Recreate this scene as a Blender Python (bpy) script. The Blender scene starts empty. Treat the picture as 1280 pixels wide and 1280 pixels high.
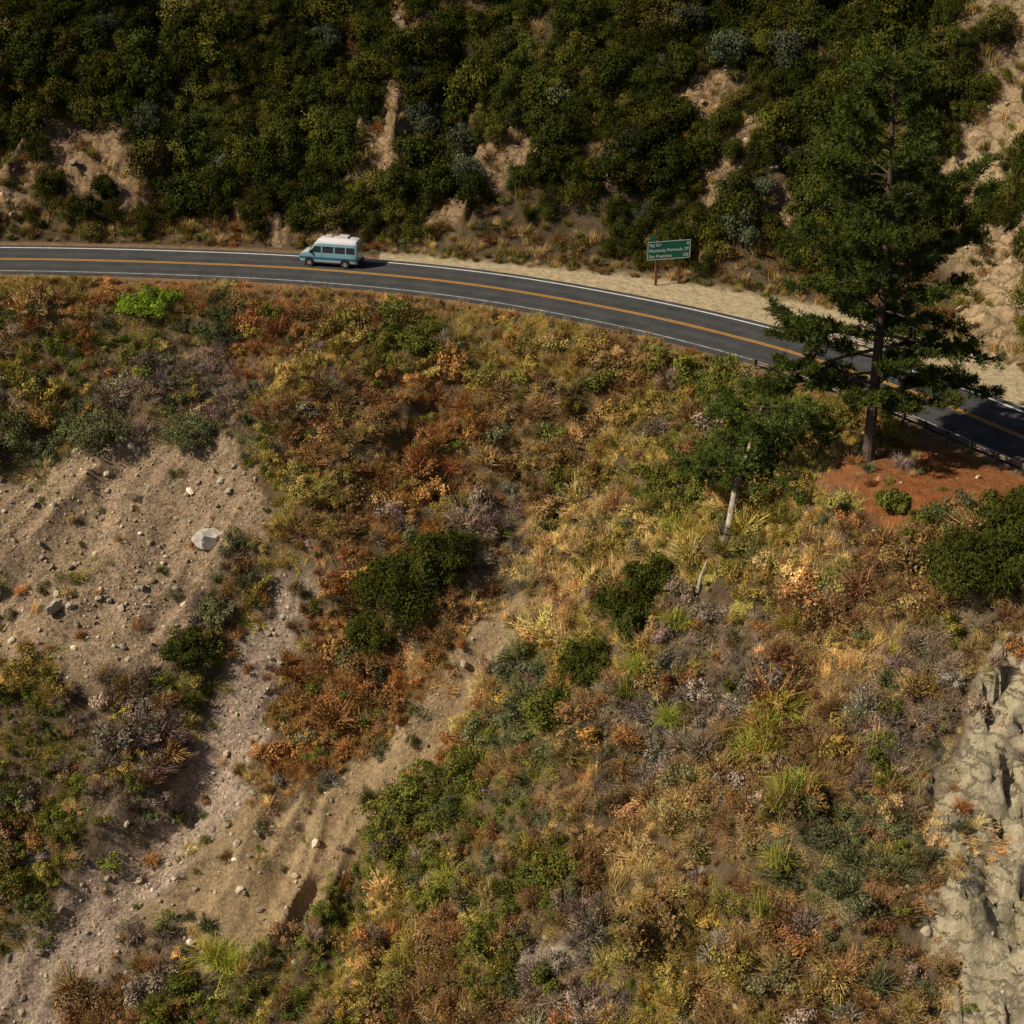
import bpy, math, numpy as np
from mathutils import Vector, Matrix
rng=np.random.default_rng(7)
scn=bpy.context.scene
def link(o,parent=None):
    scn.collection.objects.link(o)
    if parent: o.parent=parent
    return o
# ---------------------------------------------------------------- noise
def hash2(ix,iy,seed):
    h=(ix.astype(np.int64)*374761393+iy.astype(np.int64)*668265263+seed*1274126177)&0xffffffff
    h=((h^(h>>13))*1274126177)&0xffffffff
    h=h^(h>>16)
    return (h&0xffffff)/float(0xffffff)
def vnoise(x,y,seed=0):
    ix=np.floor(x);iy=np.floor(y);fx=x-ix;fy=y-iy
    fx=fx*fx*fx*(fx*(fx*6-15)+10);fy=fy*fy*fy*(fy*(fy*6-15)+10)
    a=hash2(ix,iy,seed);b=hash2(ix+1,iy,seed);c=hash2(ix,iy+1,seed);d=hash2(ix+1,iy+1,seed)
    return ((a*(1-fx)+b*fx)*(1-fy)+(c*(1-fx)+d*fx)*fy)*2-1
def facets(x,y,seed,tilt=.9):
    # blocky fractured-rock relief: every jittered cell is its own tilted plane
    ix=np.floor(x);iy=np.floor(y);best=np.full(np.shape(x),1e9);h=np.zeros(np.shape(x))
    for ox in (-1,0,1):
        for oy in (-1,0,1):
            cx=ix+ox;cy=iy+oy;px=cx+hash2(cx,cy,seed);py=cy+hash2(cx,cy,seed+1);dx=x-px;dy=y-py;q=dx*dx+dy*dy
            hh=hash2(cx,cy,seed+2)+tilt*((hash2(cx,cy,seed+3)-.5)*dx+(hash2(cx,cy,seed+4)-.5)*dy)*2
            k=q<best;best=np.where(k,q,best);h=np.where(k,hh,h)
    return h
# ---------------------------------------------------------------- road centreline (metres)
CP=np.array([(-260,60),(-200,92),(-160,114),(-120,130),(-90,138.5),(-65,142.3),(-46.5,142.6),(-31.8,141.6),(-17.1,139.4),(-2.8,134.9),(10.5,127.4),(17.7,121.9),(22.2,117.9),(30.0,109.1),(34.9,101.7),(40,95),(47,89.5),(58,85.5),(75,83),(100,84),(150,92),(260,110)],float)
def catmull(P,step=0.5):
    out=[]
    for i in range(1,len(P)-2):
        p0,p1,p2,p3=P[i-1],P[i],P[i+1],P[i+2]
        n=max(2,int(np.linalg.norm(p2-p1)/step))
        for k in range(n):
            t=k/n
            out.append(0.5*((2*p1)+(-p0+p2)*t+(2*p0-5*p1+4*p2-p3)*t*t+(-p0+3*p1-3*p2+p3)*t**3))
    return np.array(out)
C=catmull(CP)
for _ in range(60):
    C[1:-1]=C[1:-1]*.5+(C[:-2]+C[2:])*.25
T=np.gradient(C,axis=0);T/=np.linalg.norm(T,axis=1)[:,None]
N=np.stack([-T[:,1],T[:,0]],1)
def road_d(x,y):
    x=np.asarray(x,float).ravel();y=np.asarray(y,float).ravel()
    d=np.empty_like(x);xc=np.empty_like(x)
    for s in range(0,len(x),20000):
        X=x[s:s+20000,None]-C[None,:,0];Y=y[s:s+20000,None]-C[None,:,1]
        q=X*X+Y*Y;i=q.argmin(1);r=np.arange(len(i))
        side=X[r,i]*N[i,0]+Y[r,i]*N[i,1]
        dist=np.sqrt(q[r,i])
        d[s:s+20000]=np.where(np.abs(side)<8,side,np.sign(side)*dist)
        xc[s:s+20000]=C[i,0]
    return d,xc
def gblur(A,s):
    r=int(3*s);k=np.exp(-np.arange(-r,r+1)**2/(2*s*s));k/=k.sum()
    for ax in (0,1):
        P=np.pad(A,[(r,r) if a==ax else (0,0) for a in (0,1)],mode='edge')
        A=sum(k[j]*np.take(P,np.arange(j,j+A.shape[ax]),axis=ax) for j in range(2*r+1))
    return A
GX0,GY0,GNX,GNY=-300.,-100.,601,501
gx,gy=np.meshgrid(GX0+np.arange(GNX),GY0+np.arange(GNY))
D0,XC0=road_d(gx,gy);D0=D0.reshape(gx.shape);XC0=XC0.reshape(gx.shape)
B0=np.interp(XC0,[-60,-20,-3,8,15,23,30,36,45],[5.6,5.8,6.5,9,10,12,10,8,7])
W0=np.interp(XC0,[-60,0,18,31,42,52],[5.6,5.4,5.6,12.5,13,8])
Db=gblur(D0,4.);m=np.clip((np.abs(D0)-9)/10,0,1)
Dg=D0*(1-m)+Db*m
Bg=gblur(B0,3.);Wg=gblur(W0,3.)
def samp(A,x,y):
    u=np.clip(x-GX0,0,GNX-1.001);v=np.clip(y-GY0,0,GNY-1.001)
    i=u.astype(int);j=v.astype(int);a=u-i;b=v-j
    return (A[j,i]*(1-a)+A[j,i+1]*a)*(1-b)+(A[j+1,i]*(1-a)+A[j+1,i+1]*a)*b
def soft(e,k):
    e=np.maximum(e,0);return e*e/(e+k)
def pathdist(x,y,P):
    best=np.full(np.shape(x),1e9)
    for a,b in zip(P[:-1],P[1:]):
        ax,ay=a;bx,by=b;L=(bx-ax)**2+(by-ay)**2
        t=np.clip(((x-ax)*(bx-ax)+(y-ay)*(by-ay))/L,0,1)
        best=np.minimum(best,np.hypot(x-ax-t*(bx-ax),y-ay-t*(by-ay)))
    return best
G1=[(3,105),(-2,100.5),(-6,97),(-10,93.5),(-16,91),(-24,88.5),(-34,85),(-40,75)]
G2=[(-18,111),(-18.6,105),(-22,99.5),(-27,95),(-32,90),(-36,84)]
def inpoly(x,y,P):
    r=np.zeros(np.shape(x),bool);n=len(P)
    for i in range(n):
        x1,y1=P[i];x2,y2=P[(i+1)%n]
        if y1==y2: continue
        c=((y1>y)!=(y2>y))&(x<(x2-x1)*(y-y1)/(y2-y1)+x1); r^=c
    return r
def softpoly(x,y,P,w=.9):
    wx=x+vnoise(x/2.1,y/2.1,41)*w+vnoise(x/.7,y/.7,43)*w*.4;wy=y+vnoise(x/2.1,y/2.1,42)*w+vnoise(x/.7,y/.7,44)*w*.4
    s=0
    for ox,oy in ((-.35,0),(.35,0),(0,-.35),(0,.35)): s=s+inpoly(wx+ox,wy+oy,P)
    return s/4.
SA=[(-43,119.5),(-37.5,122.2),(-29.6,122.2),(-22,120.4),(-19.0,115.5),(-19.8,112.8),(-24.6,110.2),(-26.0,105.6),(-32.3,105),(-41,106.8)]
SB=[(-19.9,111.2),(-15.2,110),(-16.4,106),(-17.6,102.5),(-20.0,98.5),(-19.0,97),(-23,92.5),(-27,89),(-32,86),(-36,80),(-40,78),(-38,88),(-33.2,91.6),(-29.5,94.8),(-26.8,97.6),(-25.4,100),(-23,103),(-21.2,107)]
SC=[(2.9,105.7),(0,104),(-4.2,102.4),(-6.0,99.6),(-9,97.8),(-12,96.6),(-16,96.3),(-20,96),(-23,93),(-26,89),(-22,86.5),(-17,86.2),(-14,87.8),(-11.3,89.8),(-7.3,93.8),(-4.6,96.6),(-2.3,98.9),(.7,101.9),(3.6,104.2)]
CL=[(22.6,72.5),(24.6,75.5),(27,79.5),(30,81),(36,78),(36,55),(22,55),(21.8,66)]
RED=[(20.1,96.5),(22,100.5),(27.5,101.2),(33,96),(36,91),(31.5,88.8),(23.3,91.5)]
HILLBARE=[(-47,154,4.2),(-41,155,3.4),(-36,152,2.2),(-9.3,161,2.3),(-12.4,153,2.8),(-10.5,157,2.3),(-5,147.5,1.6),(-1,149.5,2.2),(17.6,149,2.6),(18.3,141,2.4),(21,144,2.0),(24,139,1.8),(39.8,136.5,3.4),(43.3,139,3.4),(37.2,135,2.6),(38.6,121.8,3.4),(38.9,128,3.6),(37,118,3.2),(44,146,4.5),(47,126,5),(-22,148,2.0),(9,146,1.6),(-17,146.5,1.6)]
BARE2=[(-17.2,118,1.3),(2.2,75,1.3),(-34,127.5,.7)]
CLEAR=[(12.9,92.4,1.1),(14.0,95.6,1.0)]
def circ(x,y,L,w=1.2):
    wx=x+vnoise(x/2.3,y/2.3,51)*w+vnoise(x/.9,y/.9,53)*.5;wy=y+vnoise(x/2.3,y/2.3,52)*w+vnoise(x/.9,y/.9,54)*.5;m=np.zeros(np.shape(x))
    for cx,cy,r in L: m=np.maximum(m,np.clip((r-np.hypot(wx-cx,wy-cy))/(.35*r)+.5,0,1))
    return m
def terrain_z(x,y,fine=True):
    x=np.asarray(x,float);y=np.asarray(y,float)
    d=samp(Dg,x,y);b=samp(Bg,x,y);w=samp(Wg,x,y)
    up=soft(d-b,1.2)*.95
    dn=-soft(-d-w,1.5)*.78
    big=vnoise(x/17,y/17,3)*1.6+vnoise(x/7.5,y/7.5,5)*.55
    e=np.maximum(d-b,-d-w)
    fade=np.clip((e-1)/8,0,1)
    z=up+dn+big*fade
    # gullies and ribs following the fall line
    ac=x*.8-y*.6;al=x*.6+y*.8
    rib=(.5-np.abs(vnoise(ac/4.6+vnoise(x/9,y/9,8)*.6,al/15,9)))*2.6+(.5-np.abs(vnoise(ac/1.9,al/6,10)))*.8
    z+=(d<0)*rib*fade
    rib2=(.5-np.abs(vnoise(x/7+vnoise(x/9,y/9,28)*.7,y/22,29)))*4.2+vnoise(x/4,y/5,30)*.9
    z+=(d>0)*rib2*np.clip((e-1.5)/7,0,1)
    z-=.8*np.exp(-(pathdist(x,y,G1)/1.9)**2)+.6*np.exp(-(pathdist(x,y,G2)/2.2)**2)
    if fine:
        f2=np.clip(e/2,0,1)
        z+=f2*(vnoise(x/2.6,y/2.6,11)*.30+vnoise(x/1.1,y/1.1,12)*.13+vnoise(x/.5,y/.5,13)*.06)
        hb=circ(x,y,HILLBARE);z+=hb*f2*(facets(x/1.7,y/2.1,14)*.7+facets(x/.6,y/.7,114)*.35+facets(x/.35,y/.4,115)*.12)
        cl=softpoly(x,y,CL)
        z+=cl*(facets(x/2.6,y/1.9,15,1.)*1.1+facets(x/1.0,y/.7,19,1.)*.4+facets(x/.42,y/.4,119)*.14+vnoise(x/1.6,y/2.4,120)*.8-.5)
        z+=np.where(np.abs(e)<1.2,vnoise(x/.8,y/.8,18)*.04*np.clip(1-np.abs(e)/1.2,0,1),0)
    return np.maximum(z-.04,-75)
# ---------------------------------------------------------------- materials
def new_mat(name):
    m=bpy.data.materials.new(name);m.use_nodes=True;nt=m.node_tree
    return m,nt,nt.nodes['Principled BSDF']
def ND(nt,t,**k):
    n=nt.nodes.new(t)
    for a,b in k.items(): setattr(n,a,b)
    return n
def simple(name,col,rough=.6,metal=0,noise=0,nscale=4,bump=0,spec=.3):
    m,nt,b=new_mat(name);b.inputs['Roughness'].default_value=rough;b.inputs['Metallic'].default_value=metal
    b.inputs['Specular IOR Level'].default_value=spec
    b.inputs['Base Color'].default_value=(*col,1)
    if noise or bump:
        tc=ND(nt,'ShaderNodeTexCoord');n=ND(nt,'ShaderNodeTexNoise');n.inputs['Scale'].default_value=nscale;n.inputs['Detail'].default_value=6
        nt.links.new(tc.outputs['Object'],n.inputs['Vector'])
        mr=ND(nt,'ShaderNodeMapRange');mr.inputs[1].default_value=.3;mr.inputs[2].default_value=.7;mr.inputs[3].default_value=1-noise;mr.inputs[4].default_value=1+noise
        nt.links.new(n.outputs['Fac'],mr.inputs[0])
        mx=ND(nt,'ShaderNodeVectorMath',operation='SCALE');mx.inputs[0].default_value=col
        nt.links.new(mr.outputs[0],mx.inputs['Scale']);nt.links.new(mx.outputs[0],b.inputs['Base Color'])
        if bump:
            bp=ND(nt,'ShaderNodeBump');bp.inputs['Distance'].default_value=bump;nt.links.new(n.outputs['Fac'],bp.inputs['Height']);nt.links.new(bp.outputs[0],b.inputs['Normal'])
    return m
def leaf_mat(name,col=None,trans=.25):
    m=bpy.data.materials.new(name);m.use_nodes=True;nt=m.node_tree;nt.nodes.clear()
    out=ND(nt,'ShaderNodeOutputMaterial');df=ND(nt,'ShaderNodeBsdfDiffuse')
    lf=ND(nt,'ShaderNodeAttribute',attribute_name='lf')
    mr=ND(nt,'ShaderNodeMapRange');mr.inputs[3].default_value=.4;mr.inputs[4].default_value=1.7;nt.links.new(lf.outputs['Fac'],mr.inputs[0])
    sc=ND(nt,'ShaderNodeVectorMath',operation='SCALE')
    if col is None:
        a=ND(nt,'ShaderNodeAttribute',attribute_type='INSTANCER',attribute_name='tint');nt.links.new(a.outputs['Color'],sc.inputs[0])
    else: sc.inputs[0].default_value=col
    nt.links.new(mr.outputs[0],sc.inputs['Scale']);nt.links.new(sc.outputs[0],df.inputs['Color'])
    if trans:
        tr=ND(nt,'ShaderNodeBsdfTranslucent');mix=ND(nt,'ShaderNodeMixShader');mix.inputs[0].default_value=trans
        nt.links.new(sc.outputs[0],tr.inputs['Color'])
        nt.links.new(df.outputs[0],mix.inputs[1]);nt.links.new(tr.outputs[0],mix.inputs[2]);nt.links.new(mix.outputs[0],out.inputs['Surface'])
    else: nt.links.new(df.outputs[0],out.inputs['Surface'])
    return m
# ---------------------------------------------------------------- terrain sheet
def axis(a,b,st,lo,hi):
    core=list(np.arange(a,b,st));s=st;v=b
    right=[]
    while v<hi: right.append(v);s*=1.12;v+=s
    right.append(hi);s=st;v=a-st;left=[]
    while v>lo: left.append(v);s*=1.12;v-=s
    left.append(lo)
    return np.array(left[::-1]+core+right)
xs=axis(-58,56,.2,-700,700);ys=axis(60,185,.2,-500,700)
X,Y=np.meshgrid(xs,ys);Z=terrain_z(X,Y)
far=np.clip((Y-190)/60,0,1);Z=Z+far*vnoise(X/60,Y/60,71)*14
Z=np.minimum(Z,120+vnoise(X/80,Y/80,72)*10)
def mesh_np(name,V,Fq,mats=(),attrs={},smooth=False,mi=None):
    me=bpy.data.meshes.new(name);V=np.asarray(V,np.float32);Fq=np.asarray(Fq,np.int32)
    me.vertices.add(len(V));me.vertices.foreach_set('co',V.ravel())
    k=Fq.shape[1];me.loops.add(Fq.size);me.loops.foreach_set('vertex_index',Fq.ravel())
    me.polygons.add(len(Fq));me.polygons.foreach_set('loop_start',np.arange(0,Fq.size,k,dtype=np.int32))
    me.polygons.foreach_set('use_smooth',np.full(len(Fq),smooth))
    for m in mats: me.materials.append(m)
    if mi is not None: me.polygons.foreach_set('material_index',np.asarray(mi,np.int32))
    for nme,(ty,dom,arr) in attrs.items():
        a=me.attributes.new(nme,ty,dom);a.data.foreach_set({'FLOAT':'value','INT':'value','FLOAT_COLOR':'color','FLOAT_VECTOR':'vector'}[ty],np.asarray(arr).ravel())
    me.update(calc_edges=True);me.validate()
    return me
xf=X.ravel();yf=Y.ravel()
d=samp(Dg,xf,yf);b=samp(Bg,xf,yf);w=samp(Wg,xf,yf)
n1=vnoise(xf/6,yf/6,21)*.5+.5;n2=vnoise(xf/1.5,yf/1.5,22)*.5+.5
def L(a,bc,t): return a*(1-t[:,None])+np.array(bc)*t[:,None]
col=np.tile(np.array([.13,.09,.05]),(len(xf),1));col=L(col,(.20,.14,.075),n1*.8);col=L(col,(.15,.09,.045),n2*.5)
rocky=np.full(len(xf),.2);crag=np.zeros(len(xf));n3=vnoise(xf/3,yf/4,23)*.5+.5
a=softpoly(xf,yf,SA);col=L(col,(.40,.275,.165),a*.97);col=L(col,(.25,.175,.11),a*n3*.7)
a2=softpoly(xf,yf,SB);col=L(col,(.42,.305,.215),a2*.97);col=L(col,(.27,.20,.145),a2*n3*.6)
a3=softpoly(xf,yf,SC);col=L(col,(.41,.28,.15),a3*.97);col=L(col,(.27,.19,.105),a3*n3*.6)
rocky=np.maximum(rocky,np.maximum(np.maximum(a,a2),a3*.6)*1.)
a=circ(xf,yf,BARE2);col=L(col,(.40,.32,.23),a*.8);rocky=np.maximum(rocky,a*.6)
a=softpoly(xf,yf,CL);col=L(col,(.56,.47,.31),a);col=L(col,(.38,.29,.17),a*n2*.55);rocky=np.where(a>.5,.0,rocky);crag=np.maximum(crag,a)
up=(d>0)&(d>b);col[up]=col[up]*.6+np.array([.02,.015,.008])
a=circ(xf,yf,HILLBARE)*(d>b);hc=np.where((xf>30)[:,None],np.array([[.43,.30,.17]]),np.array([[.31,.20,.11]]))*(.75+.5*n2)[:,None];col=col*(1-a[:,None])+hc*a[:,None];rocky=np.where(a>.4,.1,rocky);crag=np.maximum(crag,a*.8)
a=softpoly(xf,yf,RED);col=L(col,(.34,.115,.035),a*.9);col=L(col,(.25,.14,.075),a*n3*.5)
fl=np.clip((5.6-np.abs(d))/.6,0,1)*1.;col=L(col,(.28,.17,.09),fl)
tu=((d>3.5)&(xf>-12)).astype(float)*np.clip((b+.8-d)/1.2,0,1);col=L(col,(.57,.44,.26),tu);rocky=rocky*(1-tu)+.05*tu
rd=np.exp(-((d+5.6)/.9)**2)*(n2>.4);col=L(col,(.34,.14,.055),rd*.85)
ca=np.concatenate([col,np.ones((len(col),1))],1)
gm,nt,bs=new_mat('hillside_ground');bs.inputs['Roughness'].default_value=.95;bs.inputs['Specular IOR Level'].default_value=.1
LK=nt.links.new
at=ND(nt,'ShaderNodeAttribute',attribute_name='gcol');ar=ND(nt,'ShaderNodeAttribute',attribute_name='rocky');ac=ND(nt,'ShaderNodeAttribute',attribute_name='crag')
tc=ND(nt,'ShaderNodeTexCoord')
vo=ND(nt,'ShaderNodeTexVoronoi');vo.inputs['Scale'].default_value=6;vo.inputs['Randomness'].default_value=1
no=ND(nt,'ShaderNodeTexNoise');no.inputs['Scale'].default_value=1.3;no.inputs['Detail'].default_value=7;no.inputs['Roughness'].default_value=.75
for n in (vo,no): LK(tc.outputs['Object'],n.inputs['Vector'])
# fracture network for rock faces
wv=ND(nt,'ShaderNodeVectorMath',operation='SCALE');wv.inputs['Scale'].default_value=1.6;LK(no.outputs['Color'],wv.inputs[0])
wa=ND(nt,'ShaderNodeVectorMath',operation='ADD');LK(tc.outputs['Object'],wa.inputs[0]);LK(wv.outputs[0],wa.inputs[1])
mp=ND(nt,'ShaderNodeMapping');mp.inputs['Scale'].default_value=(.45,.45,1.3);mp.inputs['Rotation'].default_value=(.5,.7,0);LK(wa.outputs[0],mp.inputs[0])
ve=ND(nt,'ShaderNodeTexVoronoi',feature='DISTANCE_TO_EDGE');ve.inputs['Scale'].default_value=.9;LK(mp.outputs[0],ve.inputs['Vector'])
cr=ND(nt,'ShaderNodeMapRange');cr.inputs[1].default_value=0;cr.inputs[2].default_value=.05;cr.inputs[3].default_value=1;cr.inputs[4].default_value=0;LK(ve.outputs['Distance'],cr.inputs[0])
cm=ND(nt,'ShaderNodeMath',operation='MULTIPLY');LK(cr.outputs[0],cm.inputs[0]);LK(ac.outputs['Fac'],cm.inputs[1])
sep=ND(nt,'ShaderNodeSeparateColor');LK(vo.outputs['Color'],sep.inputs[0])
mr=ND(nt,'ShaderNodeMapRange');mr.inputs[3].default_value=-.38;mr.inputs[4].default_value=.4;LK(sep.outputs[0],mr.inputs[0])
mu=ND(nt,'ShaderNodeMath',operation='MULTIPLY');LK(mr.outputs[0],mu.inputs[0]);LK(ar.outputs['Fac'],mu.inputs[1])
mr2=ND(nt,'ShaderNodeMapRange');mr2.inputs[1].default_value=.3;mr2.inputs[2].default_value=.7;mr2.inputs[3].default_value=.6;mr2.inputs[4].default_value=1.35;LK(no.outputs['Fac'],mr2.inputs[0])
ad=ND(nt,'ShaderNodeMath',operation='ADD');LK(mu.outputs[0],ad.inputs[0]);LK(mr2.outputs[0],ad.inputs[1])
a4=ND(nt,'ShaderNodeMath',operation='MULTIPLY_ADD');LK(cm.outputs[0],a4.inputs[0]);a4.inputs[1].default_value=-.12;LK(ad.outputs[0],a4.inputs[2])
sc=ND(nt,'ShaderNodeVectorMath',operation='SCALE');LK(at.outputs['Color'],sc.inputs[0]);LK(a4.outputs[0],sc.inputs['Scale']);LK(sc.outputs[0],bs.inputs['Base Color'])
hh=ND(nt,'ShaderNodeMath',operation='MULTIPLY_ADD');LK(cm.outputs[0],hh.inputs[0]);hh.inputs[1].default_value=-.22;LK(no.outputs['Fac'],hh.inputs[2])
b1=ND(nt,'ShaderNodeBump');b1.inputs['Distance'].default_value=.5;b1.inputs['Strength'].default_value=1.
LK(hh.outputs[0],b1.inputs['Height']);LK(b1.outputs[0],bs.inputs['Normal'])
nx=len(xs);ny=len(ys);idx=np.arange(nx*ny).reshape(ny,nx)
Fq=np.stack([idx[:-1,:-1],idx[:-1,1:],idx[1:,1:],idx[1:,:-1]],-1).reshape(-1,4)
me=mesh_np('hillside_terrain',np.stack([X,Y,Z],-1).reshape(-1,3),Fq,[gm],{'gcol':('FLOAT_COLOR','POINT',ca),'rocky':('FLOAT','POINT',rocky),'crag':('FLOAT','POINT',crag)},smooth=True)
link(bpy.data.objects.new('hillside_terrain',me))
# ocean far below
om=simple('sea_water',(.02,.06,.08),.15,bump=.3,nscale=.3)
link(bpy.data.objects.new('ocean',mesh_np('ocean',[(-700,-500,-73),(700,-500,-73),(700,120,-73),(-700,120,-73)],[(0,1,2,3)],[om])))
# ---------------------------------------------------------------- road
am,nt,bs=new_mat('asphalt');bs.inputs['Roughness'].default_value=.85;bs.inputs['Specular IOR Level'].default_value=.25
tc=ND(nt,'ShaderNodeTexCoord');n=ND(nt,'ShaderNodeTexNoise');n.inputs['Scale'].default_value=.5;n.inputs['Detail'].default_value=10;n.inputs['Roughness'].default_value=.7
n2_=ND(nt,'ShaderNodeTexNoise');n2_.inputs['Scale'].default_value=25
nt.links.new(tc.outputs['Object'],n.inputs['Vector']);nt.links.new(tc.outputs['Object'],n2_.inputs['Vector'])
la=ND(nt,'ShaderNodeAttribute',attribute_name='lat')
sn=ND(nt,'ShaderNodeMath',operation='MULTIPLY');sn.inputs[1].default_value=3.6;nt.links.new(la.outputs['Fac'],sn.inputs[0])
cs=ND(nt,'ShaderNodeMath',operation='COSINE');nt.links.new(sn.outputs[0],cs.inputs[0])
ms=ND(nt,'ShaderNodeMath',operation='MULTIPLY_ADD');ms.inputs[1].default_value=.007;nt.links.new(cs.outputs[0],ms.inputs[0])
mr=ND(nt,'ShaderNodeMapRange');mr.inputs[1].default_value=.3;mr.inputs[2].default_value=.7;mr.inputs[3].default_value=.036;mr.inputs[4].default_value=.074;nt.links.new(n.outputs['Fac'],mr.inputs[0]);nt.links.new(mr.outputs[0],ms.inputs[2])
cc=ND(nt,'ShaderNodeVectorMath',operation='SCALE');cc.inputs[0].default_value=(1.02,.96,.95);nt.links.new(ms.outputs[0],cc.inputs['Scale']);nt.links.new(cc.outputs[0],bs.inputs['Base Color'])
bp=ND(nt,'ShaderNodeBump');bp.inputs['Distance'].default_value=.01;nt.links.new(n2_.outputs['Fac'],bp.inputs['Height']);nt.links.new(bp.outputs[0],bs.inputs['Normal'])
def ribbon(name,offs,z,mat,i0=0,i1=None,wob=0,skirt=False):
    i1=i1 or len(C);V=[];lat=[];k=len(offs)
    for i in range(i0,i1):
        for j,o in enumerate(offs):
            oo=o+(wob*math.sin(i*1.7+math.sin(i*.63)*3)*(1 if j in(0,k-1) else 0))
            V.append((C[i,0]+N[i,0]*oo,C[i,1]+N[i,1]*oo,z if not(skirt and j in(0,k-1)) else z-.12));lat.append(oo)
    Fs=[]
    for i in range(i1-i0-1):
        for j in range(k-1): Fs.append((i*k+j+1,i*k+j,(i+1)*k+j,(i+1)*k+j+1))
    return bpy.data.objects.new(name,mesh_np(name,V,Fs,[mat],{'lat':('FLOAT','POINT',lat)}))
road=link(ribbon('road',[-4.35,-4.3,-2,0,2,4.2,4.25],.03,am,wob=.04,skirt=True))
wm=simple('white_road_paint',(.72,.71,.68),.6,noise=.15,nscale=3);wm2=simple('worn_white_road_paint',(.50,.48,.45),.6,noise=.5,nscale=1.5);ym=simple('yellow_road_paint',(.62,.29,.03),.6,noise=.2,nscale=3)
link(ribbon('edge_line_uphill',[3.42,3.6],.036,wm),road);link(ribbon('edge_line_downhill',[-3.52,-3.42],.036,wm2),road)
link(ribbon('centre_line_1',[.07,.2],.036,ym),road);link(ribbon('centre_line_2',[-.2,-.07],.036,ym),road)
# ---------------------------------------------------------------- plant forms
def leaves(P,Nrm,size,asp=.55,r=rng):
    n=len(P);t=r.normal(size=(n,3));t-=Nrm*(t*Nrm).sum(1)[:,None];t/=np.linalg.norm(t,axis=1)[:,None]+1e-9
    bt=np.cross(Nrm,t);s=(size*r.uniform(.6,1.4,n))[:,None]
    V=np.stack([P-t*s,P-bt*s*asp,P+t*s,P+bt*s*asp],1).reshape(-1,3)
    return V,np.arange(4*n).reshape(n,4)
def unit(n,r=rng):
    v=r.normal(size=(n,3));return v/np.linalg.norm(v,axis=1)[:,None]
def leafy_mesh(name,nl,nleaf,ls,mat,seed,flat=.75,sp=.62,rl=(.22,.42)):
    r=np.random.default_rng(seed);Vs=[];lf=[]
    for k in range(nl):
        a=r.uniform(0,6.283);rr=sp*math.sqrt(r.uniform(0,1));h=r.uniform(.15,.95)*(1-.5*rr)*flat
        c=np.array([rr*math.cos(a),rr*math.sin(a),h]);R=r.uniform(*rl)
        m=int(nleaf/nl);u=unit(m,r);u[:,2]=np.where(u[:,2]<-.3,-u[:,2],u[:,2])
        rad=R*(1-.55*r.uniform(0,1,m)**2.2)*(1+.3*np.sin(u[:,0]*7+k)*np.cos(u[:,1]*6+k*2))*np.where(r.uniform(0,1,m)<.14,1.3,1)
        P=c+u*rad[:,None]*np.array([1,1,.85]);keep=P[:,2]>-.15;P=P[keep];u=u[keep]
        nn=u*.9+unit(len(u),r)*.65;nn/=np.linalg.norm(nn,axis=1)[:,None]
        V,_=leaves(P,nn,ls,r=r);Vs.append(V);tone=r.uniform(.2,.8);lf.append(np.repeat(np.clip(tone+r.normal(0,.2,len(P)),0,1),4))
    V=np.concatenate(Vs);lf=np.concatenate(lf)
    m=30;e=V[r.integers(0,len(V),m)]*.8;b0=r.normal(0,.07,(m,3));b0[:,2]=-.2;wv=np.cross(e-b0,unit(m,r));wv/=np.linalg.norm(wv,axis=1)[:,None];wv*=.014
    SV=np.stack([b0-wv,b0+wv,e+wv*.4,e-wv*.4],1).reshape(-1,3)
    V=np.concatenate([V,SV]);lf=np.concatenate([lf,np.full(len(SV),.2)])
    return mesh_np(name,V,np.arange(len(V)).reshape(-1,4),[mat],{'lf':('FLOAT','POINT',lf)})
def twig_mesh(name,nt_,mat,seed,w=.02,leafn=420,ls=.04):
    r=np.random.default_rng(seed);u=unit(nt_,r);u[:,2]=np.abs(u[:,2])*.9+.15
    R=r.uniform(.6,1.05,nt_)*(1+.2*np.sin(u[:,0]*5+seed)+.2*np.cos(u[:,1]*6));e=u*R[:,None]*np.array([.95,.95,.85])
    s=e*r.uniform(.15,.6,nt_)[:,None]+r.normal(0,.06,(nt_,3))
    wv=np.cross(e-s,unit(nt_,r));wv/=np.linalg.norm(wv,axis=1)[:,None]+1e-9;wv*=w
    V=np.stack([s-wv,s+wv,e+wv*.3,e-wv*.3],1).reshape(-1,3)
    lf=np.repeat(r.uniform(.1,.9,nt_),4)
    P=e[r.integers(0,nt_,leafn)]*r.uniform(.6,1.03,leafn)[:,None]+r.normal(0,.05,(leafn,3));V2,_=leaves(P,unit(leafn,r),ls,.5,r)
    V=np.concatenate([V,V2]);lf=np.concatenate([lf,np.repeat(r.uniform(.2,1,leafn),4)])
    return mesh_np(name,V,np.arange(len(V)).reshape(-1,4),[mat],{'lf':('FLOAT','POINT',lf)})
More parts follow.
